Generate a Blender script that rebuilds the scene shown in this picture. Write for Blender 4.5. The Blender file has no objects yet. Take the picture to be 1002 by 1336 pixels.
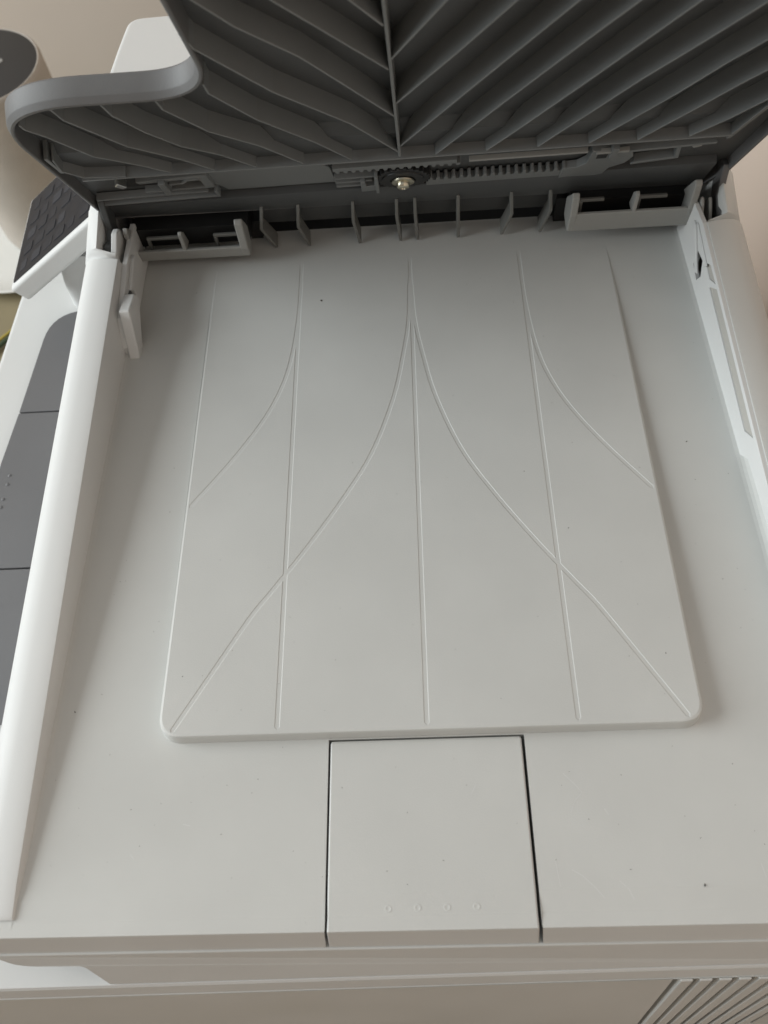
import bpy, bmesh, math, random
from mathutils import Vector, Matrix
from mathutils.geometry import delaunay_2d_cdt
random.seed(7)
S = bpy.context.scene
COL = S.collection

# ------------------------------------------------------------------ camera
CAM_LOC = (0.002883, -0.009353, 0.293881)
CAM_ROT = ((0.998, -0.041900, -0.046500), (-0.016, -0.8884, 0.4588), (-0.0605, -0.4571, -0.8873))
cd = bpy.data.cameras.new('camera'); cam = bpy.data.objects.new('camera', cd); COL.objects.link(cam)
cx = Vector([r[0] for r in CAM_ROT]).normalized(); cf = Vector([r[2] for r in CAM_ROT])
cf = (cf - cx*cf.dot(cx)).normalized(); cu = cx.cross(cf)
mw = Matrix((( cx.x, cu.x, -cf.x, CAM_LOC[0]), (cx.y, cu.y, -cf.y, CAM_LOC[1]), (cx.z, cu.z, -cf.z, CAM_LOC[2]), (0,0,0,1)))
cam.matrix_world = mw
cd.sensor_width = 36; cd.lens = 36*1150/1336; cd.clip_start = 0.005; cd.clip_end = 50
S.camera = cam
cd.dof.use_dof = True; cd.dof.focus_distance = 0.35; cd.dof.aperture_fstop = 18

# ------------------------------------------------------------------ light
W = bpy.data.worlds.new('World'); S.world = W; W.use_nodes = True
bg = W.node_tree.nodes['Background']; bg.inputs[0].default_value = (0.955, 0.992, 1.0, 1); bg.inputs[1].default_value = 0.41
def area(name, loc, target, sx, sy, power, color):
    l = bpy.data.lights.new(name, 'AREA'); l.shape = 'RECTANGLE'; l.size = sx; l.size_y = sy; l.energy = power; l.color = color
    o = bpy.data.objects.new(name, l); COL.objects.link(o); o.location = loc
    d = Vector(target) - Vector(loc); o.rotation_euler = d.to_track_quat('-Z', 'Y').to_euler(); return o
area('window_light', (-1.95, 0.25, 0.80), (0, 0.15, 0), 1.6, 1.25, 47, (0.93, 0.985, 1.0))
S.view_settings.view_transform = 'Standard'; S.view_settings.look = 'None'; S.view_settings.exposure = 0.13; S.view_settings.gamma = 1

# ------------------------------------------------------------------ materials
def mat(name, col, rough=0.5, bump=0.0, scale=1400, var=0.0, metal=0.0, vscale=18, spec=0.5, coat=0.0):
    m = bpy.data.materials.new(name); m.use_nodes = True
    nt = m.node_tree; b = nt.nodes['Principled BSDF']
    b.inputs['Base Color'].default_value = (*col, 1); b.inputs['Roughness'].default_value = rough
    b.inputs['Metallic'].default_value = metal; b.inputs['Specular IOR Level'].default_value = spec
    b.inputs['Coat Weight'].default_value = coat
    tc = nt.nodes.new('ShaderNodeTexCoord')
    if var:
        n = nt.nodes.new('ShaderNodeTexNoise'); n.inputs['Scale'].default_value = vscale; n.inputs['Detail'].default_value = 6
        nt.links.new(tc.outputs['Object'], n.inputs['Vector'])
        r = nt.nodes.new('ShaderNodeMapRange'); r.inputs[1].default_value = 0.3; r.inputs[2].default_value = 0.7
        r.inputs[3].default_value = 1 - var; r.inputs[4].default_value = 1 + var
        nt.links.new(n.outputs['Fac'], r.inputs[0])
        x = nt.nodes.new('ShaderNodeVectorMath'); x.operation = 'SCALE'; x.inputs[0].default_value = col
        nt.links.new(r.outputs[0], x.inputs['Scale']); nt.links.new(x.outputs[0], b.inputs['Base Color'])
        r2 = nt.nodes.new('ShaderNodeMapRange'); r2.inputs[1].default_value = 0.3; r2.inputs[2].default_value = 0.7
        r2.inputs[3].default_value = max(0.05, rough - 0.06); r2.inputs[4].default_value = min(1, rough + 0.06)
        nt.links.new(n.outputs['Fac'], r2.inputs[0]); nt.links.new(r2.outputs[0], b.inputs['Roughness'])
    if bump:
        n2 = nt.nodes.new('ShaderNodeTexNoise'); n2.inputs['Scale'].default_value = scale; n2.inputs['Detail'].default_value = 3
        nt.links.new(tc.outputs['Object'], n2.inputs['Vector'])
        bp = nt.nodes.new('ShaderNodeBump'); bp.inputs['Strength'].default_value = bump; bp.inputs['Distance'].default_value = 0.0003
        nt.links.new(n2.outputs['Fac'], bp.inputs['Height']); nt.links.new(bp.outputs['Normal'], b.inputs['Normal'])
    return m
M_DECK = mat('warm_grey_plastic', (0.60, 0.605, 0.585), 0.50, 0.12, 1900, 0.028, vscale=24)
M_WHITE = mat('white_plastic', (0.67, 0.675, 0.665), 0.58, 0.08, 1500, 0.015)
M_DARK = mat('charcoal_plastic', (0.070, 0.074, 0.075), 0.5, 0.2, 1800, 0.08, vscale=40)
M_RIB = mat('charcoal_plastic_painted_sheen', (0.175, 0.184, 0.184), 0.45, 0.15, 1800, 0.05, vscale=40)  # same plastic as the plate, lightened to paint in the ribs' edge sheen
M_RIM = mat('grey_rim_plastic', (0.13, 0.13, 0.13), 0.55, 0.2, 1800, 0.04)
M_SLOT = mat('dark_grey_plastic', (0.16, 0.16, 0.15), 0.45, 0.1, 1500, 0.03)
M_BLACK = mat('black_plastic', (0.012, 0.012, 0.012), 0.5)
M_SHADE = mat('shaded_slot_plastic', (0.46, 0.445, 0.41), 0.5, 0.1, 1500, 0.02)  # slot recess tone, its shade put into the colour
M_GUIDE = mat('mid_grey_plastic', (0.30, 0.30, 0.285), 0.45, 0.1, 1500, 0.03)
M_STRIP = mat('slate_grey_plastic', (0.150, 0.150, 0.155), 0.45, 0.2, 1800, 0.03)
M_GLASS = mat('black_panel_face', (0.012, 0.013, 0.017), 0.4, 0.0, spec=0.12)
M_CAP = mat('speaker_cap', (0.038, 0.036, 0.035), 0.6)
M_KEY = mat('dark_key', (0.020, 0.021, 0.026), 0.45, spec=0.12)
M_KEYLIT = mat('key_painted_sheen', (0.034, 0.035, 0.041), 0.5, spec=0.12)  # lighter keys: mottled reflection painted into the colour
M_METAL = mat('nickel_screw', (0.62, 0.58, 0.46), 0.28, metal=1.0)
M_STEEL = mat('bright_steel', (0.75, 0.75, 0.73), 0.3, metal=1.0)
M_WALL = mat('beige_wall_paint', (0.66, 0.585, 0.515), 0.9, 0.15, 300, 0.05, vscale=2.5)
M_WALLR = mat('pink_beige_wall_paint', (0.60, 0.50, 0.43), 0.9, 0.15, 300, 0.05, vscale=2.5)
M_BROWN = mat('brown_bounce_wall', (0.28, 0.22, 0.17), 0.85, 0.1, 100, 0.05, vscale=3)  # invented brown for the unseen wall's warm bounce
M_DESK = mat('olive_brown_desk', (0.22, 0.185, 0.11), 0.55, 0.2, 200, 0.2, vscale=9)
M_FLOOR = mat('brown_floor', (0.38, 0.24, 0.15), 0.6, 0.1, 60, 0.15, vscale=4)
M_FABRIC = mat('beige_fabric', (0.47, 0.425, 0.375), 0.9, 0.8, 700, 0.12, vscale=14)
M_PLATE = mat('white_glaze', (0.72, 0.72, 0.69), 0.3)
M_CORD = mat('green_cord', (0.035, 0.06, 0.025), 0.5)
M_CORDY = mat('yellow_cord', (0.45, 0.36, 0.06), 0.5)
M_DUST = mat('dark_dust', (0.05, 0.045, 0.035), 0.9)
M_RED = mat('red_led', (0.5, 0.02, 0.02), 0.4)
nb = M_RED.node_tree.nodes['Principled BSDF']; nb.inputs['Emission Color'].default_value = (1, 0.08, 0.05, 1); nb.inputs['Emission Strength'].default_value = 0.6

# ------------------------------------------------------------------ mesh helpers (all numbers below are millimetres)
class MB:
    def __init__(s): s.v = []; s.f = []
    def add(s, vs, fs):
        o = len(s.v); s.v += [tuple(p) for p in vs]; s.f += [tuple(i+o for i in f) for f in fs]; return s
    def box(s, x0, x1, y0, y1, z0, z1, T=None):
        vs = [(x, y, z) for z in (z0, z1) for y in (y0, y1) for x in (x0, x1)]
        if T: vs = [T(*p) for p in vs]
        return s.add(vs, [(0,2,3,1),(4,5,7,6),(0,1,5,4),(2,6,7,3),(0,4,6,2),(1,3,7,5)])
    def prism(s, poly, a, b, T):
        n = len(poly); vs = [T(p[0], p[1], a) for p in poly] + [T(p[0], p[1], b) for p in poly]
        fs = [tuple(range(n))[::-1], tuple(range(n, 2*n))] + [(i, (i+1) % n, n+(i+1) % n, n+i) for i in range(n)]
        return s.add(vs, fs)
    def loft(s, rings, closed=True, caps=True):
        n = len(rings[0]); vs = [p for r in rings for p in r]; fs = []
        for k in range(len(rings)-1):
            for i in range(n if closed else n-1):
                j = (i+1) % n; fs.append((k*n+i, k*n+j, (k+1)*n+j, (k+1)*n+i))
        if caps and closed: fs += [tuple(range(n))[::-1], tuple(range((len(rings)-1)*n, len(rings)*n))]
        return s.add(vs, fs)
    def lathe(s, prof, n=32, T=None):
        rings = []
        for r, z in prof:
            rings.append([(r*math.cos(2*math.pi*i/n), r*math.sin(2*math.pi*i/n), z) for i in range(n)])
        if T: rings = [[T(*p) for p in r] for r in rings]
        return s.loft(rings)
    def tube(s, path, r, n=8):
        rings = []
        for k, p in enumerate(path):
            p = Vector(p); a = Vector(path[max(0, k-1)]); b = Vector(path[min(len(path)-1, k+1)]); d = (b-a).normalized()
            u = d.cross(Vector((0, 0, 1)));  u = u.normalized() if u.length > 1e-6 else Vector((1, 0, 0)); w = d.cross(u)
            rings.append([tuple(p + (u*math.cos(t) + w*math.sin(t))*r) for t in [2*math.pi*i/n for i in range(n)]])
        return s.loft(rings)
ROOT = {}
def build(name, mb, m, parent=None, bevel=0.0, seg=2, smooth=None, **props):
    me = bpy.data.meshes.new(name); me.from_pydata([(x/1000, y/1000, z/1000) for x, y, z in mb.v], [], mb.f)
    bm = bmesh.new(); bm.from_mesh(me); bmesh.ops.recalc_face_normals(bm, faces=bm.faces); bm.to_mesh(me); bm.free()
    me.materials.append(m)
    o = bpy.data.objects.new(name, me); COL.objects.link(o)
    if parent:
        o.parent = parent
        if parent in ROOT: o.location = -Vector(ROOT[parent])
    if bevel:
        bv = o.modifiers.new('bevel', 'BEVEL'); bv.width = bevel/1000; bv.segments = seg; bv.limit_method = 'ANGLE'; bv.angle_limit = math.radians(35)
        if hasattr(bv, 'harden_normals'): bv.harden_normals = False
    if smooth is not None:
        bm = bmesh.new(); bm.from_mesh(me)
        for f in bm.faces: f.smooth = True
        for e in bm.edges:
            if len(e.link_faces) == 2 and e.calc_face_angle(0) > math.radians(smooth): e.smooth = False
        bm.to_mesh(me); bm.free()
    for k, v in props.items(): o[k] = v
    return o
def empty(name, loc, label, cat, group=None):
    o = bpy.data.objects.new(name, None); COL.objects.link(o); o.location = Vector(loc)/1000; o['label'] = label; o['category'] = cat
    o.empty_display_size = 0.02
    if group: o['group'] = group
    ROOT[o] = tuple(Vector(loc)/1000); return o
def copy_obj(o, parent, off):
    c = o.copy(); COL.objects.link(c); c.parent = parent; c.location = Vector(o.location) + Vector(off)/1000; return c
def in_poly(p, poly):
    x, y = p; r = False; n = len(poly)
    for i in range(n):
        x0, y0 = poly[i]; x1, y1 = poly[(i+1) % n]
        if (y0 > y) != (y1 > y) and x < (x1-x0)*(y-y0)/(y1-y0)+x0: r = not r
    return r
def rounded(poly, rad, seg=5):
    out = []; n = len(poly)
    if not isinstance(rad, (list, tuple)): rad = [rad]*n
    for i in range(n):
        p = Vector(poly[i]); a = Vector(poly[i-1]); b = Vector(poly[(i+1) % n]); r = rad[i]
        if r <= 0: out.append(tuple(p)); continue
        u = (a-p).normalized(); w = (b-p).normalized(); r = min(r, (a-p).length*0.45, (b-p).length*0.45)
        for k in range(seg+1):
            t = k/seg; q = (p+u*r)*(1-t)**2 + p*2*t*(1-t) + (p+w*r)*t*t; out.append(tuple(q))
    return out
def plate(outer, holes, a, b, T):
    """flat plate with holes cut through it, outlines in 2D, thickness a..b along the third axis"""
    mb = MB(); vs = []; es = []
    for loop in [outer] + holes:
        o = len(vs); vs += [Vector(p) for p in loop]; es += [(o+i, o+(i+1) % len(loop)) for i in range(len(loop))]
    r = delaunay_2d_cdt(vs, es, [], 0, 1e-6); tv, tf = r[0], r[2]
    keep = []
    for f in tf:
        c = sum((tv[i] for i in f), Vector((0, 0)))/len(f)
        if in_poly(c, outer) and not any(in_poly(c, h) for h in holes): keep.append(tuple(f))
    n = len(tv)
    mb.add([T(p.x, p.y, a) for p in tv] + [T(p.x, p.y, b) for p in tv], keep + [tuple(i+n for i in f)[::-1] for f in keep])
    for loop in [outer] + holes:
        k = len(loop); mb.add([T(p[0], p[1], a) for p in loop] + [T(p[0], p[1], b) for p in loop], [(i, (i+1) % k, k+(i+1) % k, k+i) for i in range(k)])
    bm = bmesh.new(); bvs = [bm.verts.new(v) for v in mb.v]
    for f in mb.f:
        try: bm.faces.new([bvs[i] for i in f])
        except ValueError: pass
    bmesh.ops.remove_doubles(bm, verts=bm.verts, dist=1e-4); bm.verts.index_update()
    out = MB(); out.v = [tuple(v.co) for v in bm.verts]; out.f = [tuple(v.index for v in f.verts) for f in bm.faces]; bm.free(); return out
SL = math.tan(math.radians(5.0))
def fz(y): return -SL*y                      # the bin floor falls away from the near end
ID = lambda x, y, z: (x, y, z)
XZ = lambda x, z, y: (x, y, z)
YZ = lambda y, z, x: (x, y, z)

# ------------------------------------------------------------------ room
DZ = -395.0
build('floor', MB().box(-3500, 1500, -3500, 1500, -1110, -1100), M_FLOOR, kind='structure')
build('back_wall', MB().box(-3500, 350, 920, 1000, -1100, 1600), M_WALL, kind='structure')
build('side_wall', MB().box(270, 350, -3000, 919, -1100, 1600), M_WALLR, kind='structure')
build('unseen_front_wall', MB().box(-3500, 269, -1750, -1700, -1100, 1600), M_BROWN, kind='structure')  # unseen, added behind the camera to darken and warm the near end faces
desk = empty('desk', (-300, 400, -1100), 'olive brown desk under the printer and the speaker', 'desk')
build('desk_top', MB().box(-900, 269.5, -260, 919.5, DZ-30, DZ), M_DESK, desk, 3)
lg = build('leg', MB().box(-890, -840, -250, -200, -1100, DZ-30.5), M_DESK, desk, 2)
for off in ((1105, 0, 0), (0, 1110, 0), (1105, 1110, 0)): copy_obj(lg, desk, off)

# ------------------------------------------------------------------ printer
PR = empty('printer', (0, 180, DZ), 'white multifunction printer with its charcoal paper tray raised over the pale output bin', 'printer')

# --- output bin: sloping floor with a notch for the paper stop, front strip and lip
def deck_sections():
    mb = MB()
    def fy(y):
        if y >= 11: return fz(y)
        if y >= 4.6: return fz(11) + (11-y)/6.4*0.02
        return fz(11) + 0.02 + (4.6-y)/4.6*0.75
    ys = [0.9, 2.5, 4.6, 5.3, 11, 14, 30, 59.3, 100, 160, 220, 280, 316.2]
    lip = [(-2.0, -12.6), (-3.4, -12.5), (-3.6, -12.2), (-3.3, -11.6), (0.1, -0.9), (0.4, -0.2)]
    def zz(x, y):
        z = fy(y); d = abs(x) - 127.0
        if d > 0 and y > 5.5: z += min(1.0, -z/6)*0.12*d*d
        return z
    for x0, x1, y0 in ((-130.6, -32.9, 0.9), (32.9, 130.6, 0.9), (-32.9, 32.9, 59.3)):
        xs = [x0, x1]
        if x0 < -100: xs = [x0, -129.5, -128.3, -127, x1]
        if x1 > 100: xs = [x0, 127, 128.3, 129.5, x1]
        rings = [[(x, y, zz(x, y)) for x in xs] for y in ys if y >= y0]
        mb.loft(rings, closed=False)
    for sgn in (-1, 1):                       # lip and the front strip in front of the ridges
        xs = [32.9*sgn, 131*sgn, 151.5*sgn]
        rings = [[(x + (0 if abs(x) > 33 else 0.9*sgn*min(1, max(0, -z)/12)), y, z) for x in xs] for y, z in lip]
        rings.append([(x, 0.9, fy(0.9)) for x in xs]); mb.loft(rings, closed=False)
        mb.loft([[(x, y, fy(y) if y < 4 else fy(y)) for x in (130.6*sgn, 151.5*sgn)] for y in (0.9, 2.5, 5.6)], closed=False)
    for sgn in (-1, 1): mb.loft([[(130.6*sgn, y, zz(130.6*sgn, y)), (130.9*sgn, y, -0.2)] for y in (8, 30, 60, 100, 140, 178)], closed=False)
    # the shallow pit under the paper stop
    for sgn in (-1, 1):
        mb.loft([[(32.9*sgn, y, fy(y)), (32.9*sgn, y, fy(y)-9)] for y in (0.9, 14, 30, 59.3)], closed=False)
        mb.add([(32.9*sgn, 0.9, 0), (33.8*sgn, -3.3, -11.8), (33.8*sgn, 0.9, -12)], [(0, 1, 2)])
    mb.add([(-32.9, 59.3, fz(59.3)), (32.9, 59.3, fz(59.3)), (32.9, 59.3, fz(59.3)-9), (-32.9, 59.3, fz(59.3)-9)], [(0, 1, 2, 3)])
    mb.add([(-34, -2, -12.6), (34, -2, -12.6), (33, 59.4, -14.5), (-33, 59.4, -14.5)], [(0, 1, 2, 3)])
    return mb
bin_o = build('output_bin', deck_sections(), M_DECK, PR, smooth=4)

# --- raised platform with the recessed guide grooves
def HP(y): return 6.0*(1-(y-61)/232)
def lift(P, h0=0.0):                          # outlines measured on the bin floor, moved to the platform's own height
    out = []
    for x, y in P:
        yy = y
        for _ in range(4):
            k = (292-HP(yy))/(292-h0); yy = -9.4 + (y+9.4)*k
        out.append((2.9+(x-2.9)*k, yy))
    return out
def platform():
    Y0 = 62.0
    outl = rounded(lift([(-93.2, 304), (-92.4, Y0-0.2), (93.8, Y0-0.2), (94.8, 304)]), [0, 8, 8, 0], 10)
    inner = rounded(lift([(-92.2, 304), (-91.4, Y0+0.9), (92.8, Y0+0.9), (93.8, 304)]), [0, 7.2, 7.2, 0], 10)
    h = lambda y: HP(y)
    def spline(P, n=7):
        out = []
        for i in range(len(P)-1):
            p0 = P[max(0, i-1)]; p1 = P[i]; p2 = P[i+1]; p3 = P[min(len(P)-1, i+2)]
            for k in range(n):
                t = k/n
                out.append(tuple(0.5*((2*b)+(c-a)*t+(2*a-5*b+4*c-d)*t*t+(-a+3*b-3*c+d)*t**3) for a, b, c, d in zip(p0, p1, p2, p3)))
        out.append(P[-1]); return out
    lines = [[(x0 + (x1-x0)*k/24, 300-(300-63.7)*k/24) for k in range(25)] for x0, x1 in ((-50.8, -50.4), (0.7, 0.5), (52.0, 51.2))]
    cr = [(1.0, 272), (1.9, 250), (4.6, 230), (9.4, 205), (18.6, 177), (30.2, 155), (44.0, 133), (56.5, 115), (63.5, 105), (75.4, 84.5), (87.4, 63.6)]
    br = [(51.8, 275), (52.2, 255), (54.0, 232), (57.6, 214), (64.6, 196), (76.5, 175.5), (92.6, 152.3)]
    lines += [spline(cr), spline([(1.0-x, y) for x, y in cr]), spline(br), spline([(1.2-x, y) for x, y in br])]
    lines = [lift(L, 2.5) for L in lines]
    def d2(p, L):
        best = 1e9
        for i in range(len(L)-1):
            ax, ay = L[i]; bx, by = L[i+1]; dx, dy = bx-ax, by-ay; t = ((p[0]-ax)*dx+(p[1]-ay)*dy)/(dx*dx+dy*dy+1e-12)
            t = max(0, min(1, t)); best = min(best, math.hypot(p[0]-ax-t*dx, p[1]-ay-t*dy))
        return best
    A, B, DEP = 0.66, 0.90, 0.12
    vs = [Vector(p) for p in inner]; es = [(i, (i+1) % len(inner)) for i in range(len(inner))]
    for y in range(80, 300, 12):
        for x in range(-84, 85, 14): vs.append(Vector((x+0.37, y+0.21)))
    Ls = []
    for L in lines:
        L = [p for p in L if in_poly((p[0]*1.008, p[1]), inner) and in_poly((p[0], p[1]-0.5), inner)]
        Ls.append(L)
        nrm = []
        for i in range(len(L)):
            d = (Vector(L[min(len(L)-1, i+1)]) - Vector(L[max(0, i-1)])).normalized(); nrm.append((Vector((-d.y, d.x)), d))
        for w in (A, B):
            loop = [Vector(p) + n_[0]*w for p, n_ in zip(L, nrm)] + [Vector(L[-1]) + nrm[-1][1]*w] + [Vector(p) - n_[0]*w for p, n_ in zip(L[::-1], nrm[::-1])] + [Vector(L[0]) - nrm[0][1]*w]
            k = len(vs); vs += loop; es += [(k+i, k+(i+1) % len(loop)) for i in range(len(loop))]
    lines = Ls
    r = delaunay_2d_cdt(vs, es, [], 0, 1e-3); tv, tf = r[0], r[2]
    fs = [tuple(f) for f in tf if in_poly(sum((tv[i] for i in f), Vector((0, 0)))/len(f), inner)]
    def zt(p):
        dm = min(d2(p, L) for L in lines); g = max(0.0, min(1.0, (B-dm)/(B-A)))
        return fz(p[1]) + h(p[1]) - (DEP*g if g > 0.02 else 0)
    mb = MB(); mb.add([(p.x, p.y, zt(p)) for p in tv], fs)
    n = len(outl)
    mb.add([(p[0], p[1], fz(p[1])+h(p[1])) for p in inner] + [(p[0]*0.3+q[0]*0.7, p[1]*0.3+q[1]*0.7, fz(q[1])+h(q[1])-0.28) for p, q in zip(inner, outl)] +
           [(p[0], p[1], fz(p[1])+h(p[1])-1.0) for p in outl] + [(p[0]*1.006, p[1]-(0.9 if p[1] < 70 else 0), fz(p[1])-1.0) for p in outl],
           [(k*n+i, k*n+(i+1) % n, (k+1)*n+(i+1) % n, (k+1)*n+i) for k in range(3) for i in range(n)])
    return mb
build('raised_platform', platform(), M_DECK, PR)

# --- paper stop flap at the near end
def stop_flap():
    mb = MB(); X = 32.2
    prof = [(-3.5, -12.3), (-3.3, -11.7), (0.05, -0.75), (0.35, -0.1), (0.9, -0.20), (4.6, -0.79), (11, -0.81), (30, fz(30)+0.15), (57.9, fz(57.9)+0.15), (58.6, fz(58.6)-0.1), (58.9, fz(58.9)-0.9), (58.9, fz(58.9)-3)]
    rings = []
    for y, z in prof:
        w = X - (-0.55*min(1, max(0, -z)/12) if y < 0.5 else 0) - (0.9 if y > 58.7 else 0.25 if y > 58.2 else 0)
        rings.append([(-w, y, z-2.2), (-w, y, z-0.55), (-w+0.12, y, z-0.2), (-w+0.5, y, z), (w-0.8, y, z), (w-0.42, y, z-0.2), (w-0.3, y, z-0.55), (w-0.3, y, z-2.2)])
    mb.loft(rings, closed=False); return mb
stop = build('paper_stop', stop_flap(), M_DECK, PR, smooth=4)
bump = build('bump', MB().lathe([(1.25, -0.4), (1.15, 0.03), (1.0, 0.08), (0.85, 0.08), (0.6, 0.02), (0.01, 0.01)], 20), M_DECK, stop, smooth=40)
bump.location = Vector((-13.4, 6.5, -0.80))/1000
for x in (-4.4, 4.6, 13.6): copy_obj(bump, stop, (x+13.4, 0.1, 0))

# --- rounded side ridges of the lid
def ridge(sg, y_fun, y0=5.4, x_add=0.0, z_add=0.0, hollow=False):
    zt = lambda y: 0.95*min(1, max(0.12, (y-4)/12))
    prof = [(129.0, -34), (129.4, -3.0), (130.3, -0.7), (130.55, -0.12), (131.2, 0.0), (134.5, 0.05), (138.5, -0.15), (142, -0.8), (145, -2.4), (147.3, -5.2), (149.0, -10), (150.3, -15.5), (151.2, -22), (151.6, -34)]
    if hollow: prof = [(135.5, -34), (135.5, -2.2), (131.2, -1.4), (130.4, -0.7)] + prof[3:]
    ys = [y0, 6.0, 7.5, 10, 16, 30, 70, 120, 180, 240, None]
    rings = []
    for y in ys:
        ring = []
        for x, z in prof:
            yy = y_fun(x) if y is None else y
            zz = z + zt(yy) + z_add if z > -30 else z
            if y == y0 and z > -30: zz = zz - 0.35
            xx = x + (x_add if x > 133 else 0)
            ring.append((sg*xx, yy, zz))
        rings.append(ring)
    return MB().loft(rings)
ry = lambda x: 276.0 + (x-131)*0.15
build('side_ridge', ridge(-1, ry), M_WHITE, PR, smooth=50)
build('side_ridge', ridge(1, ry, z_add=2.4, hollow=True), M_DECK, PR, smooth=50)  # greyer than the left ridge: shade away from the window put into the colour

# --- cheeks of the feeder beyond the curved seam
def cheek(sg):
    rings = []
    for k, dy in enumerate((0.8, 1.2, 2.8, 3.4, 26, 28, 60, 110)):
        xi = 131.2 if k < 3 else 138.8 if k < 5 else 138.4
        prof = [(xi, -34), (xi, -1.0), (xi+0.7, 0.1), (max(xi+1.4, 137), 0.5), (144.2, -1.6), (147, -5), (149.2, -10), (150.8, -20), (151.3, -34)]
        up = (-0.4, 0.0, 1.2, 3.0, 8.0, 7.5, 6.0, 4.0)[k]
        rings.append([(sg*x, ry(x)+dy, z + (up*min(1, (z+34)/26) if z > -30 else 0)) for x, z in prof])
    mb = MB().loft(rings)
    mb.box(*sorted((sg*131.3, sg*138.6)), 279.4, 306, -34, -17); return mb
build('feeder_cheek', cheek(-1), M_WHITE, PR, smooth=50)
build('feeder_cheek', cheek(1), M_DECK, PR, smooth=50)  # deck grey here too, painting the shaded right side darker

# --- inserts on the inner walls
def insert(sg):
    outer = [(302, -27.5), (302, -3.5), (292, -0.6), (276, 2.9), (20, 2.9), (8, 0.8), (8, -0.9), (60, -2.8), (141, -6.2), (163, -8.4), (170.6, -16.2), (251.6, -23.6)]
    slot = [(248.0, -6.4), (240.5, 0.6), (167.2, 0.6), (174.8, -6.0)]
    dia = [(270.4, -8.5), (263.0, -6.5), (259.5, -12.5), (262.5, -18.0), (271.0, -17.0)]
    par = [(259.6, -4.0), (253.8, 0.6), (243.0, 0.8), (250.6, -4.2)]
    return plate(outer, [slot, dia, par], 128.6, 130.7, YZ)
build('wall_insert', insert(1), M_WHITE, PR, 0.2, 1)
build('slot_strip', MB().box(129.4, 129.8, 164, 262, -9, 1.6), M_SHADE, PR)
build('insert_strut', MB().prism([(284, -3.0), (280.5, -2.6), (262, -13.5), (265, -15.5)], 127.6, 128.7, YZ).prism([(281, -1.2), (279, -0.6), (256, -2.2), (257.5, -4.4)], 127.9, 128.7, YZ), M_WHITE, PR, 0.4, 2)
build('wall_insert', plate([(302, -25.5), (302, -3.5), (276, -2.0), (247, -5.5), (239, -16), (239, -21.5), (251, -23)], [[(270.4, -9.5), (263.0, -8.0), (259.5, -13.5), (262.5, -19.0), (271.0, -18.0)]], -127.0, -129.4, YZ), M_WHITE, PR, 0.25, 1)
build('insert_strut', MB().prism([(284, -5.0), (280.5, -4.0), (264, -6.5), (266, -9.0)], -125.2, -127.1, YZ), M_WHITE, PR, 0.5, 2)
build('wedge_block', MB().prism([(262.5, -9.5), (259.5, -4.0), (247.0, -0.8), (236.0, -20.6), (243.5, -22.5)], -122.4, -127.1, YZ), M_WHITE, PR, 0.6, 2)
build('hole_backing', MB().box(134.0, 134.6, 258, 273, -22, -5), M_DARK, PR)
build('hole_backing', MB().box(-129.2, -128.6, 258, 273, -22, -5), M_DARK, PR)

# --- near end below the deck lip: lid side, base ledge, side panel with vents
KX = 0.0125                                  # the base stands a hair askew under the lid
lidside = rounded([(-151.8, -12.6), (-140.0, -14.6), (-135.5, -19.0), (-130, -20.2), (-113.8, -20.7), (-108.8, -34.0), (151.8, -34.0), (151.8, -12.6)], [0, 0, 3, 3, 2, 0, 0, 0], 4)
LS = lambda x, z, t: (x, -4.1 - (-12.2-z)*7.6/21.8 + t + KX*x*min(1, (-12.2-z)/21.8), z)
build('lid_side', MB().prism(lidside, 0, 4, LS), M_DECK, PR, 0.35, 2)
build('scanner_base', MB().loft([[(x, y, z) for y, z in ((330, -34.4), (-11.9+KX*x, -34.4), (-12.4+KX*x, -35.0), (-14.7+KX*x, -42.4), (-10, -84), (330, -84))] for x in (-153.5, 153.5)]), M_WHITE, PR, smooth=30)
build('base_shade_band', MB().loft([[(x, y+KX*x, z) for y, z in ((-8, -34.7), (-12.0, -34.7), (-12.7, -35.3), (-15.0, -42.5), (-8, -42.5))] for x in (-153.7, 153.7)]), M_DECK, PR, smooth=30)  # added band, greyer than the base to paint its front in shade
def py(z): return -15.4 - (-42.6-z)*16.8/117.4
PT = lambda x, z, t: (x, py(z) + t + KX*x, z)
slots = [[(79.0+6.35*k, -42.9), (81.0+6.35*k, -42.9), (94.8+6.6*k, -200), (92.8+6.6*k, -200)] for k in range(9)]
panel = plate([(-212, -42.6), (160, -42.6), (160, -393), (-212, -393)], slots, 0, 2.4, PT)
sp = build('side_panel', panel, M_DECK, PR, 0.3, 1)
v0 = MB().prism([(81.15, -43.0), (85.2, -43.0), (99.2, -200), (95.0, -200)], -0.7, 0.4, PT)
v_o = build('vent_slat', v0, M_DECK, sp, 0.35, 2)
for k in range(1, 8): copy_obj(v_o, sp, (6.42*k, 6.42*k*KX, 0))
build('vent_backing', MB().prism([(74, -43.5), (140, -43.5), (150, -150), (80, -150)], 2.7, 3.2, PT), M_DECK, sp)
build('vent_cavity', MB().prism([(80, -151), (150, -151), (154, -205), (84, -205)], 6, 7, PT), M_BLACK, sp)
build('printer_body', MB().loft([[(x, y, z) for y, z in ((py(-86)+6, -86), (py(-394)+6, -394), (440, -394), (440, -86))] for x in (-211, 159.2)]), M_WHITE, PR, 2)

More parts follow.
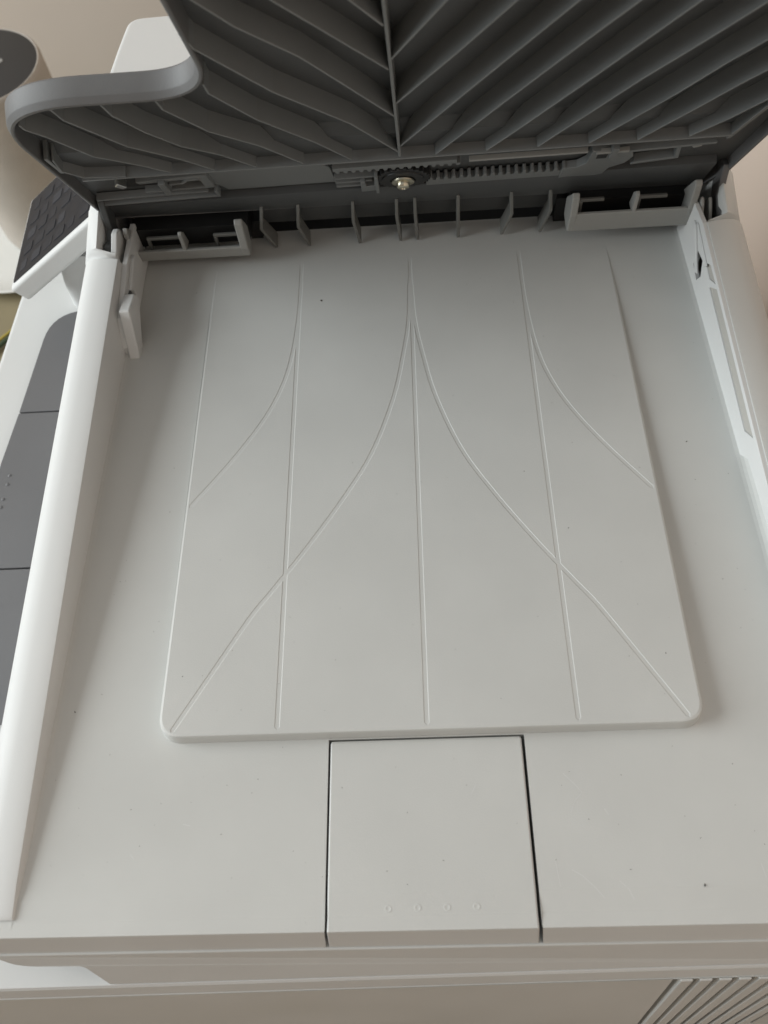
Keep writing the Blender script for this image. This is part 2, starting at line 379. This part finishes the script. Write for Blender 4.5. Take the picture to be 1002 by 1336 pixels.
# --- front ledge on the left with three slate covers
LZ = -83.0
ledge = [(-155, 345), (-221, 345), (-222.5, 330), (-228.5, 260), (-232, 200), (-232, 40), (-214, -18), (-155, -18)]
build('front_ledge', MB().prism(rounded(ledge, [0, 8, 0, 0, 0, 30, 20, 0], 6), DZ+1, LZ, ID), M_WHITE, PR, 2.5, 3)
c1 = rounded([(-158, 319.5), (-200, 318), (-207.2, 252.0), (-158, 252.0)], [0, 26, 0, 0], 8)
c2 = [(-158, 251.2), (-207.3, 251.2), (-211.2, 221), (-214.2, 162.6), (-158, 162.6)]
c3 = rounded([(-158, 161.8), (-214.3, 161.8), (-216, 88), (-158, 88)], [0, 0, 8, 0], 5)
for c in (c1, c2, c3):
    fo = build('front_cover', MB().prism(c, LZ-2, LZ+2.6, ID), M_STRIP, PR, 0.3, 2)
    if c is c2: mid = fo
dot = build('bump', MB().lathe([(1.0, 0), (0.8, 0.3), (0.4, 0.42), (0.01, 0.45)], 12), M_STRIP, mid, smooth=60)
dot.location = Vector((-205.2, 213.7, LZ+2.6))/1000
for dx, dy_ in ((-0.2, -5.0), (-0.9, -13.5), (-1.2, -18.0)): copy_obj(dot, mid, (dx, dy_, 0))

# --- control panel, tilted
PU = Vector((62, 0, 47.4)).normalized(); PN = Vector((-PU.z, 0, PU.x)); PO = Vector((-211.3, 311.2, -54.2))
def PP(u, v, n): p = PO + PU*u + Vector((0, 1, 0))*v + PN*n; return (p.x, p.y, p.z)
cp = build('control_panel', MB().prism(rounded([(0, 0), (125, 0), (125, 66), (0, 66)], 2.5, 4), -11, 0, PP), M_WHITE, PR, 1.9, 4)
build('panel_face', MB().prism(rounded([(2.6, 3.4), (122, 3.4), (122, 63.6), (2.6, 63.6)], 2, 4), -0.5, 0.35, PP), M_GLASS, cp, 0.15, 1)
for r in range(5):
    for c in range(9):
        if (c in (4,) and r in (1, 3)): continue
        u = 8 + c*11.2; v = 8 + r*11.0
        w = 8.6 if (r+c) % 4 else 6.2
        kk = MB().prism(rounded([(u, v), (u+w, v), (u+w, v+6.6), (u, v+6.6)], 1.2, 3), 0.3, 0.5 + 0.12*((r*3+c) % 2), PP)
        build('key', kk, M_KEYLIT if (r*5+c*3) % 7 in (0, 3) else M_KEY, cp, 0.2, 1)
build('indicator_light', MB().prism([(61, 30.5), (63.2, 30.5), (63.2, 33), (61, 33)], 0.3, 1.2, PP), M_RED, cp)
build('panel_support', MB().loft([[(x, y, z) for x, y in rounded([(cxm-w, 322), (cxm+w, 322), (cxm+w, 380), (cxm-w, 380)], 9, 5)] for cxm, w, z in ((-176, 15, -83), (-173, 17, -68), (-167, 20, -52), (-160, 22, -43))]), M_WHITE, PR, smooth=50)

# --- feeder: dark throat, inner wall, white cover
build('feeder_throat', MB().box(-129.5, 129.5, 347, 350, -40, 20).box(-129.5, 129.5, 330, 347, 4, 8).box(-129, 129, 316.4, 347, -36, -32).box(-128.6, -74.5, 300, 346, -16.5, -6).box(75.5, 128.6, 300, 346, -13.5, -3).box(-128.6, -71, 312, 346, -34, -16).box(71, 128.6, 312, 346, -34, -13).box(-130.9, -129.3, 302, 350, -36, -4).box(129.3, 130.9, 302, 350, -36, -4), M_BLACK, PR)  # black boxes fill the throat, standing in for its deep shade
build('inner_wall', MB().loft([[(x, y, z) for y, z in ((311, 2), (311.8, -8), (313.0, -17), (314.6, -20.0), (317.6, -20.4), (317.6, 2))] for x in (-69, 71)]), M_DARK, PR, smooth=40)
cov = [(-133, 333), (-129.5, 366), (-126.5, 389), (150, 400), (150, 333)]
build('feeder_cover', MB().prism(rounded(cov, [4, 0, 7, 10, 4], 5), 12, 40, ID), M_WHITE, PR, 2.5, 4)
build('feeder_body', MB().box(-131, 148, 352, 386, -84, 12), M_WHITE, PR, 2)

# --- output slot ribs
SR = [[(-66.7, 0.6), (-69.2, -13.1), (-64.0, -26.0)], [(-49.7, 0.6), (-51.5, -13.0), (-47.8, -26.3)], [(-24.4, 0.6), (-25.1, -11.6), (-23.1, -26.4)], [(-4.2, 0.6), (-4.5, -10.8), (-3.3, -26.4)],
      [(4.2, 0.6), (4.2, -11.5), (4.9, -26.2)], [(24.1, 0.6), (24.3, -11.1), (24.5, -26.2)], [(48.4, 0.6), (49.4, -12.5), (45.4, -25.8)], [(66.1, 0.6), (67.5, -11.5), (63.6, -25.6)]]
for L in SR:
    mb = MB(); w = 0.75
    ring = lambda x, z, y: [(x-w, y, z), (x+w, y, z)]
    fr = [[(x-w, 303.2 + (0.6 if k == 2 else 0), z), (x+w, 303.2 + (0.6 if k == 2 else 0), z), (x+w, 311, z+2.5*(k == 2)), (x-w, 311, z+2.5*(k == 2))] for k, (x, z) in enumerate(L)]
    mb.loft(fr); build('slot_rib', mb, M_SLOT, PR, 0.3, 2)

# --- paper guides on either side
def guide(xa, xb, zf, xm, left):
    mb = MB(); lip = 6.8 if left else 11.4
    mb.prism([(291.2, zf), (292.4, zf-lip), (296, zf-lip-1), (299.8, zf-lip-0.6), (299.8, zf-lip+0.8), (296, zf-lip+0.6), (293.6, zf-lip+2), (293.0, zf)], xa, xb, YZ)
    return mb
for nm, xa, xb, zf, xm in (('L', -129.6, -74.8, -11.8, -104.6), ('R', 75.5, 129.4, -3.3, 102.6)):
    g = build('paper_guide', guide(xa, xb, zf, xm, nm == 'L'), M_GUIDE, PR, 0.5, 3)
    lp = 6.8 if nm == 'L' else 11.4
    def side(x0, x1, hgt):
        return MB().prism([(291.0, zf-1), (291.4, zf+hgt), (293.5, zf+hgt+1.6), (295.5, zf+hgt-1), (304, zf-1), (304, zf-lp), (296, zf-lp-1.1), (292.6, zf-lp-0.1)], x0, x1, YZ)
    if nm == 'L':
        build('side_plate', side(xa-0.6, xa+1.6, 12.4), M_GUIDE, g, 0.5, 2); build('side_plate', side(xb-3.6, xb+0.2, 14.0), M_GUIDE, g, 0.6, 2)
    else:
        build('side_plate', side(xa-1.6, xa+1.8, 9.2), M_GUIDE, g, 0.6, 2); build('side_plate', side(xb-2.8, xb+0.5, 12.8), M_GUIDE, g, 0.6, 2)
    build('divider', MB().prism([(291.6, zf-2), (291.6, zf+9.5), (293, zf+10.3), (296, zf+7), (299, zf-2)], xm-0.9, xm+0.9, YZ), M_GUIDE, g, 0.35, 2)
    for a, b in ((xm+2 if nm == 'R' else xm-18, xm+15 if nm == 'R' else xm-1), (xa+3 if nm == 'R' else xb-16, xa+14 if nm == 'R' else xb-4)):
        build('crossbar', MB().box(a, b, 296.5, 298, zf+2.0, zf+3.6).box(a, a+1.5, 296.5, 298, zf-4, zf+2.0), M_SLOT, g, 0.25, 1)
build('pivot_fin', MB().prism([(278.4, -6), (278.8, 0.2), (289, 3.8), (293, 2.6), (300, -10), (300, -26), (280, -26)], -134.4, -131.4, YZ), M_WHITE, PR, 0.7, 3)
build('pivot_fin', MB().prism([(280, -10), (290, 1.0), (292.5, 2.0), (300, -8), (300, -24), (282, -18)], 132.6, 131.0, YZ), M_GUIDE, PR, 0.5, 2)
build('pivot_fin', MB().prism([(280, -8), (291, 0.0), (293, 1.0), (299, -8), (300, -24), (284, -18)], 136.4, 134.8, YZ), M_GUIDE, PR, 0.5, 2)

# ------------------------------------------------------------------ raised input tray (own axes: x, s up the tray, d away from its underside)
AL = math.radians(60); TO = Vector((0, 305, -2)); TS = Vector((0, -math.cos(AL), math.sin(AL))); TN = Vector((0, math.sin(AL), math.cos(AL)))
def TT(x, s, d): p = TO + Vector((x, 0, 0)) + TS*s + TN*d; return (p.x, p.y, p.z)
outline = rounded([(-141.3, 2), (-139.4, 122.4), (-60.6, 122.9), (-60.0, 262), (150, 262), (144.6, 150), (143.2, 60), (142.2, 14), (136, -3), (-137, -3)], [0, 36, 23, 0, 0, 0, 0, 0, 0, 0], 14)
def inset(poly, d):
    out = []; n = len(poly)
    for i in range(n):
        p = Vector(poly[i]); a = (p - Vector(poly[i-1])).normalized(); b = (Vector(poly[(i+1) % n]) - p).normalized()
        na = Vector((a.y, -a.x)); nb_ = Vector((b.y, -b.x)); m = (na+nb_)
        m = m.normalized()*(1/max(0.5, m.normalized().dot(na))); out.append(tuple(p + m*d))
    return out
area2 = sum(outline[i][0]*outline[(i+1) % len(outline)][1]-outline[(i+1) % len(outline)][0]*outline[i][1] for i in range(len(outline)))
IN = -1 if area2 > 0 else 1
oi = lambda d: inset(outline, d*IN)
def rim():
    mb = MB(); o0 = outline
    R = [(oi(1.8), 8.0), (oi(1.5), 0.4), (oi(1.25), 0.08), (oi(0.9), 0.0), (oi(0.2), 0.25), (oi(-0.9), 2.1), (oi(-1.1), 2.5), (oi(-1.25), 8.6), (oi(-0.9), 9.2)]
    mb.loft([[TT(x, s, d) for x, s in poly] for poly, d in R], closed=True, caps=False); return mb
tray = build('input_tray', rim().prism(oi(0.3), 8.6, 9.3, TT), M_RIM, PR, smooth=30)
# inner plate with the shallow zone near the hinge
def inner_plate():
    mb = MB(); o = oi(1.7)
    top = [p for p in o]
    def sec(s0, s1, d0, d1, xl, xr): mb.add([TT(xl, s0, d0), TT(xr, s0, d0), TT(xr, s1, d1), TT(xl, s1, d1)], [(0, 1, 2, 3)])
    sec(50, 70, 5.2, 5.2, -139, 141.5); sec(70, 80, 5.2, 14.2, -139, 141.5); sec(80, 262, 14.2, 14.2, -139, 146)
    return mb
def clip_to(mb, poly): return mb
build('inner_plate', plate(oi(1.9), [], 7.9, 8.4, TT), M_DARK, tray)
build('shallow_plate', MB().add([TT(x, s, d) for s, d in ((51, 4.6), (70, 4.6), (76, 8.0)) for x in (-138.5, 140.6)], [(0, 1, 3, 2), (2, 3, 5, 4)]), M_DARK, tray)
def rib(pts, dep=8.1, th=0.62, name='rib', d_tip=None):
    mb = MB(); rings = []
    for k, (x, s) in enumerate(pts):
        a = Vector(pts[max(0, k-1)]); b = Vector(pts[min(len(pts)-1, k+1)]); t = (b-a).normalized(); n = Vector((-t.y, t.x))*th
        dd = 5.0 if s < 58 else (5.0 + (s-58)*0.5 if s < 75 else dep)
        dd = dep if s > 76 else max(4.8, min(dep, 4.8 + (s-69)*0.55))
        t0 = d_tip[k] if d_tip else 0.3
        rings.append([TT(x-n.x, s-n.y, dd), TT(x-n.x*0.6, s-n.y*0.6, t0), TT(x+n.x*0.6, s+n.y*0.6, t0), TT(x+n.x, s+n.y, dd)])
    mb.loft(rings, closed=True); return build(name, mb, M_RIB, tray, 0.18, 1)
def dense(P, n=4):
    out = []
    for i in range(len(P)-1):
        for k in range(n): t = k/n; out.append((P[i][0]*(1-t)+P[i+1][0]*t, P[i][1]*(1-t)+P[i+1][1]*t))
    return out + [P[-1]]
cw = lambda x: 55.0 + 0.028*x           # line of the cross wall
LR = [[(-134.3, 74.5), (-136.0, 62), (-130.1, 53.5), (-120.2, 52.4), (-113.2, 52)],
      [(-131.6, 108.8), (-131.4, 104.5), (-126.9, 96.9), (-117.9, 75.9), (-102.1, 61.9), (-94.1, 53)],
      [(-116.0, 121), (-115.2, 110.4), (-110.9, 101.5), (-102.1, 83.7), (-86.2, 67.0), (-76.4, 53.5)],
      [(-98.5, 121.6), (-97.9, 111.7), (-91.4, 95.5), (-82.5, 80.4), (-70.2, 69.4), (-59.3, 54)],
      [(-80.0, 121.8), (-79.7, 114.0), (-69.4, 93.3), (-53.7, 76.3), (-40.0, 54.6)],
      [(-61.6, 131.0), (-61.6, 124.0), (-50.2, 100.8), (-32.9, 76.8), (-20.4, 55.5)],
      [(-60.3, 163.0), (-58.6, 154.0), (-40.9, 122.1), (-18.0, 92.2), (-1.6, 61.0)],
      [(-58.8, 192), (-44.4, 165.1), (-29.1, 145.1), (-19.9, 128.6), (-2.0, 95.9)],
      [(-58.8, 222), (-32.6, 178.3), (-19.7, 158.7), (-2.7, 132.6)], [(-58.8, 248), (-12.1, 175.7), (-3.1, 159.9)], [(-40, 255), (-3.1, 192)]]
RR = [[(-1.7, 139.2), (15.0, 172.2), (55, 250)], [(-1.1, 106.9), (19.1, 142.2), (80, 255)], [(-0.5, 67.4), (24.0, 115.3), (49.7, 165), (96, 255)],
      [(13.2, 56.2), (36.9, 104.2), (58.9, 148.0), (67.9, 165.3), (113, 255)], [(33.1, 57), (40.1, 70.2), (61.6, 113.8), (84.9, 163.1), (128, 255)],
      [(53.2, 57.5), (80.0, 114.0), (94.8, 141.7), (103.0, 158.0), (145, 243)], [(73.2, 58), (95.1, 100.4), (104.3, 121.1), (112.1, 136.1), (143.5, 192)],
      [(91.9, 58.3), (107.7, 90.0), (114.8, 104.9), (121.2, 116.5), (142.8, 155)], [(111.7, 59), (121.8, 75), (127.3, 86), (134.0, 99)]]
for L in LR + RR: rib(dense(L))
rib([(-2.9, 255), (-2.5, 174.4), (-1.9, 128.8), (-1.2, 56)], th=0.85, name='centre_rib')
# cross wall at the foot of the ribs
mb = MB(); mb.loft([[TT(x, cw(x)-1.4, 5.6), TT(x, cw(x)-1.2, 0.0), TT(x, cw(x)-0.2, 0.0), TT(x, cw(x), 5.6)] for x in (-132, -60, 0, 60, 129)]); build('cross_wall', mb, M_RIB, tray, 0.15, 1)
build('end_wall', MB().prism([(127.3, 54), (129.0, 54), (135.5, 101), (133.8, 101)], 0.4, 8.1, TT), M_RIB, tray, 0.15, 1)
build('end_wall', MB().prism([(-137.2, 60), (-135.7, 60), (-135.7, 76), (-137.2, 76)], 0.4, 8.1, TT), M_RIB, tray, 0.15, 1)

# --- mechanism strip below the cross wall
k4 = 0.045
def TM(x, s, d): return TT(x, s + k4*x, d)
build('mechanism_plate', MB().prism([(-139.5, -1), (140.5, -1), (141.5, 54), (-139.5, 52)], 5.0, 6.0, TT), M_DARK, tray)
mb = MB(); mb.loft([[TT(x, s, d) for s, d in ((-3.2-0.018*x, 4.5), (-3.0-0.018*x, 0.2), (-2.3-0.018*x, 0.0), (15.8+0.045*x, 1.2), (16.8+0.045*x, 1.6), (17.2+0.045*x, 4.9))] for x in (-138.2, -60, 0, 60, 134)])
build('hinge_bar', mb, M_DARK, tray, smooth=30)
# pinion gear with screw
GC = (-0.6, 28.0)
mb = MB(); n = 26; ringo = []
for i in range(n*4):
    a = 2*math.pi*i/(n*4); r = 12.0 if i % 4 in (0, 1) else 11.0; ringo.append((GC[0]+r*math.cos(a), GC[1]+r*math.sin(a)))
mb.prism(ringo, 0.7, 4.6, TT)
gear = build('pinion_gear', mb, M_BLACK, tray, 0.15, 1)
GL = lambda a, b, c: TT(GC[0]+a, GC[1]+b, c)
build('hub', MB().lathe([(9.2, 0.75), (9.0, 0.2), (5.6, 0.2), (5.4, 0.6)], 32, GL), M_BLACK, gear, smooth=30)
SC = lambda a, b, c: TT(GC[0]+a, GC[1]-1.5+b, c-0.7)
build('screw_head', MB().lathe([(5.0, 0.9), (4.9, 0.3), (4.2, 0.1), (2.9, 0.0), (2.85, -1.5), (2.3, -2.1), (1.1, -2.3), (0.8, -1.5), (0.01, -1.4)], 28, SC), M_METAL, gear, smooth=45)
# racks
def rack(x0, x1, s_base, s_top, pitch, d0, d1, up):
    pts = []; x = x0
    tip = s_top; root = s_top - (3.4 if up else -2.4)
    while x < x1 - 0.1:
        pts += [(x, root), (x+pitch*0.22, root), (x+pitch*0.36, tip), (x+pitch*0.72, tip), (x+pitch*0.86, root)]; x += pitch
    pts += [(x1, root), (x1, s_base), (x0, s_base)]
    return MB().prism(pts, d0, d1, TM)
rk = build('sliding_rack', rack(9.5, 67.5, 13.2, 25.2, 3.35, 1.2, 4.4, True), M_RIB, tray, 0.12, 1)
build('rack_tail', MB().prism([(67.5, 13.2), (71, 14.2), (83, 13.4), (86, 15), (87.5, 22), (93, 26.5), (95, 34), (93, 41.5), (76.8, 43.4), (76.6, 30), (73.5, 25.5), (67.5, 24.4)], 0.9, 4.4, TM), M_RIB, rk, 0.3, 2)
build('window_edge', MB().prism([(95.5, 25.0), (114.5, 28.8), (112.0, 42.5), (110.4, 42.5), (112.4, 30.6), (96.8, 27.2)], 0.6, 4.6, TM), M_RIB, rk, 0.2, 1)
build('window_edge', MB().prism([(90.5, 41.6), (125.5, 44.2), (125.5, 42.6), (90.5, 40.0)], 0.6, 4.6, TM), M_RIB, rk, 0.2, 1)
build('steel_strip', MB().prism([(27, 43.8), (75, 43.4), (75, 41.8), (27, 42.2)], 1.0, 3.0, TM), M_GUIDE, rk, 0.1, 1)
build('steel_strip', MB().prism([(78.5, 43.0), (91.5, 43.0), (91.5, 41.0), (78.5, 41.0)], 0.4, 2.2, TM), M_GUIDE, rk, 0.1, 1)
build('post', MB().prism([(84.3, 36), (87, 36), (87, 46), (84.3, 46)], 0.0, 4.6, TM), M_RIB, rk, 0.25, 2)
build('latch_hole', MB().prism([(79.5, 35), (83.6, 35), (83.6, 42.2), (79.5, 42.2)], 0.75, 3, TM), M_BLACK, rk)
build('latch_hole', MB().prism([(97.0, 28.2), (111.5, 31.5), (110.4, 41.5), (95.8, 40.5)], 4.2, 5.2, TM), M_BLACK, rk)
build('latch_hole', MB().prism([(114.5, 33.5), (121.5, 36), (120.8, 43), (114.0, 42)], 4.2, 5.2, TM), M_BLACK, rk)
build('clip', MB().prism([(116.5, 40.5), (119.8, 42.2), (121.0, 39.4), (118.0, 37.8)], 1.2, 4.5, TM), M_GUIDE, rk, 0.2, 1)
rl = build('sliding_rack', rack(-29.5, 22.0, 45.0, 38.8, 3.35, 1.2, 4.4, False), M_RIB, tray, 0.12, 1)
build('rail', MB().prism([(-30, 30.2), (-10, 30.2), (-10, 31.6), (-30, 31.6)], 1.6, 4.4, TM).prism([(-30, 25.2), (-14, 25.2), (-14, 26.6), (-30, 26.6)], 1.6, 4.4, TM).prism([(-30, 20.0), (-14, 20.0), (-14, 21.4), (-30, 21.4)], 1.6, 4.4, TM), M_RIB, rl, 0.15, 1)
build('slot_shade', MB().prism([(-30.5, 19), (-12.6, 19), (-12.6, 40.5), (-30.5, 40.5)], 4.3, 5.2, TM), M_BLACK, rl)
build('block', MB().prism([(-19.2, 15.4), (-11.6, 16.2), (-11.2, 27.0), (-13.0, 27.0), (-13.2, 22.5), (-16.8, 22.2), (-17.0, 28.8), (-19.0, 28.6)], 0.4, 4.6, TM), M_RIB, rl, 0.25, 2)
build('block', MB().prism([(-12.6, 15.5), (-11.2, 15.5), (-11.2, 36), (-12.6, 36)], -0.8, 4.6, TM), M_RIB, rl, 0.25, 2)
build('rack_arm', MB().prism([(-30, 22), (-31, 41), (-34, 44.5), (-84, 46.6), (-88, 44), (-88, 36), (-84, 33), (-80, 27), (-78, 22)], 3.6, 5.0, TM), M_RIB, rl, 0.3, 2)
ls = build('paper_guide_slide', MB().prism([(-113, 46.2), (-82, 49.0), (-82, 33.2), (-86, 33.0), (-86, 45.8), (-112, 43.6)], 1.4, 4.6, TM).prism([(-113, 31.6), (-86, 33.0), (-86, 34.6), (-113, 33.2)], 1.4, 4.6, TM), M_RIB, tray, 0.2, 1)
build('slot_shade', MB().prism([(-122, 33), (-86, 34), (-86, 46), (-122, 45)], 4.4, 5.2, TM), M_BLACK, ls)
build('stepped_link', MB().prism([(-100, 40.6), (-93.5, 41.2), (-91, 44.2), (-86, 44.6), (-86, 46.0), (-91.6, 45.6), (-94.2, 42.6), (-100, 42.0)], 1.0, 3.0, TM), M_RIB, ls, 0.15, 1)
build('steel_strip', MB().prism([(-94, 44.4), (-86, 44.8), (-86, 46.2), (-93, 45.8)], 2.6, 3.6, TM), M_STEEL, ls)
build('post', MB().prism([(-103.6, 34.5), (-100.4, 34.7), (-100.2, 47.2), (-103.2, 47.0)], -0.6, 4.6, TM), M_RIB, ls, 0.3, 2)
build('clip', MB().prism([(-121.8, 46.8), (-119.6, 50.0), (-117.2, 44.8), (-119.4, 43.4)], 0.0, 3.4, TM), M_STEEL, ls, 0.2, 1)
build('rail', MB().prism([(-137, 22.5), (-83, 24.2), (-83, 29.8), (-81.6, 29.8), (-81.6, 22.8), (-137, 21.1)], 0.6, 4.6, TM).prism([(-137, 26.5), (-86, 28.0), (-86, 29.4), (-137, 27.9)], 1.2, 4.6, TM), M_RIB, ls, 0.15, 1)
# hinge arms hooking over the cheeks
for sg, px, q in ((-1, -136.6, 0), (1, 140.0, 1)):
    poly = [(304, 14), (297, 15), (295.5, 8), (293.5, 1.5), (289, -0.6), (284.0, 1.4), (280.6, -2.0), (283.8, -9.8), (291.0, -11.0), (299, -6), (306, 4)]
    build('hinge_arm', MB().prism(poly, px-1.5, px+1.5, YZ), M_RIM if q else M_DARK, tray, 0.5, 2)

# ------------------------------------------------------------------ dust on the bin
mb = MB()
def speck(x, y, z, r, asp=1.0):
    a = random.uniform(0, 3.14); vs = []
    for i in range(6):
        t = i*math.pi/3; u = r*asp*math.cos(t); w = r*math.sin(t)*random.uniform(0.5, 1); vs.append((x+u*math.cos(a)-w*math.sin(a), y+u*math.sin(a)+w*math.cos(a), z+0.05))
    vs.append((x, y, z+0.05+r*0.5)); mb.add(vs, [(i, (i+1) % 6, 6) for i in range(6)])
for i in range(95):
    if random.random() < 0.5: x, y = random.uniform(-126, 126), random.uniform(2, 60)
    else:
        x = random.choice((-1, 1))*random.uniform(95, 125); y = random.uniform(60, 280)
    if abs(abs(x)-32.6) < 1: continue
    big = random.random() < 0.04
    speck(x, y, fz(y) + (0.3 if y < 14 else 0.05) + (0.15 if abs(x) < 32 else 0), random.uniform(0.22, 0.32) if big else random.uniform(0.06, 0.14), random.uniform(1, 2.2))
for i in range(90):
    x, y = random.uniform(-88, 88), random.uniform(66, 280); speck(x, y, fz(y)+HP(y), random.uniform(0.05, 0.12) if random.random() < 0.95 else 0.2, random.uniform(1, 2))
speck(129.6, 140, -6, 0.7); speck(-41.0, 266, fz(266)+0.7, 0.6)
for i in range(14):
    x = random.uniform(-128, 120); speck(x, random.uniform(5, 22), -1.2 if abs(x) > 33 else -0.95, random.uniform(0.05, 0.13), 2.4)
build('dust_specks', mb, M_DUST, PR, kind='stuff')

mb = MB()
for pts in ([(44.2, 46.0), (47.6, 42.4), (49.6, 39.6)], [(49.6, 39.6), (47.2, 37.4), (45.2, 33.4)], [(43.5, 16.5), (46.6, 14.6), (50.0, 11.2), (52.4, 8.2)], [(57.5, 13.0), (60.0, 10.6), (61.2, 7.6)],
            [(38.8, 19), (39.4, 12), (41.0, 3)], [(56.0, 34.5), (57.0, 32.5)], [(-96, 24), (-94.6, 22.6)], [(-80, 33), (-77.5, 32.4)], [(14, 40), (15.6, 43)], [(101, 17), (101.6, 13)]):
    for a, b in zip(pts[:-1], pts[1:]):
        a = Vector(a); b = Vector(b); n = (b-a).normalized(); n = Vector((-n.y, n.x))*0.10
        ff = lambda p: (p.x, p.y, (fz(p.y) if p.y > 11 else -0.97) + 0.03 + (0.16 if abs(p.x) < 32 else 0))
        mb.add([ff(a-n), ff(b-n), ff(b+n), ff(a+n)], [(0, 1, 2, 3)])
build('scratches', mb, M_WHITE, PR, kind='stuff')

# ------------------------------------------------------------------ speaker, plate and cord on the desk
SPX, SPY, SR_ = -381.0, 716.0, 56.0
plt = build('round_plate', MB().lathe([(0.01, 0), (80, 0), (104, 6), (110, 14), (108, 14.5), (101, 8), (80, 5), (0.01, 5)], 64, lambda a, b, c: (SPX-36+a, SPY+4+b, DZ+c+0.3)), M_PLATE, smooth=40)
plt['label'] = 'white round plate on the desk under the beige speaker'; plt['category'] = 'plate'
spk = empty('smart_speaker', (SPX, SPY, DZ+5.4), 'beige cylindrical speaker with a black top behind the control panel', 'speaker')
SPT = lambda a, b, c: (SPX+a, SPY+b, DZ+5.5+c)
build('body', MB().lathe([(SR_-8, 0), (SR_-3, 1.5), (SR_-1, 8), (SR_, 12), (SR_, 181), (SR_-0.8, 184), (SR_-2.2, 185.5), (SR_-3.0, 185.3), (SR_-3.2, 179)], 64, SPT), M_FABRIC, spk, smooth=40)
top = build('top_cap', MB().lathe([(SR_-3.4, 181), (SR_-3.4, 184.6), (SR_-4.6, 185.0), (0.01, 185.0)], 64, SPT), M_CAP, spk, smooth=40)
for bx, by in ((18, 6), (-2, 22)):
    build('button', MB().lathe([(3.2, 184.8), (3.0, 185.6), (0.01, 185.8)], 20, lambda a, b, c, bx=bx, by=by: SPT(bx+a, by+b, c)), M_GUIDE if bx == 18 else M_KEY, top, smooth=40)
P = [(-520, 430, DZ+4), (-470, 490, DZ+4), (-430, 535, DZ+4), (-402, 566, DZ+4), (-380, 600, DZ+4), (-340, 640, DZ+4), (-300, 660, DZ+4)]
cb = build('cord', MB().tube(P, 2.4), M_CORD, smooth=60); cb['label'] = 'dark green cord lying on the desk beside the printer'; cb['category'] = 'cord'
cb = build('cord', MB().tube([(x-5, y+5, z-1.2) for x, y, z in P], 1.4), M_CORDY, smooth=60); cb['label'] = 'yellow cord lying on the desk along the green one'; cb['category'] = 'cord'
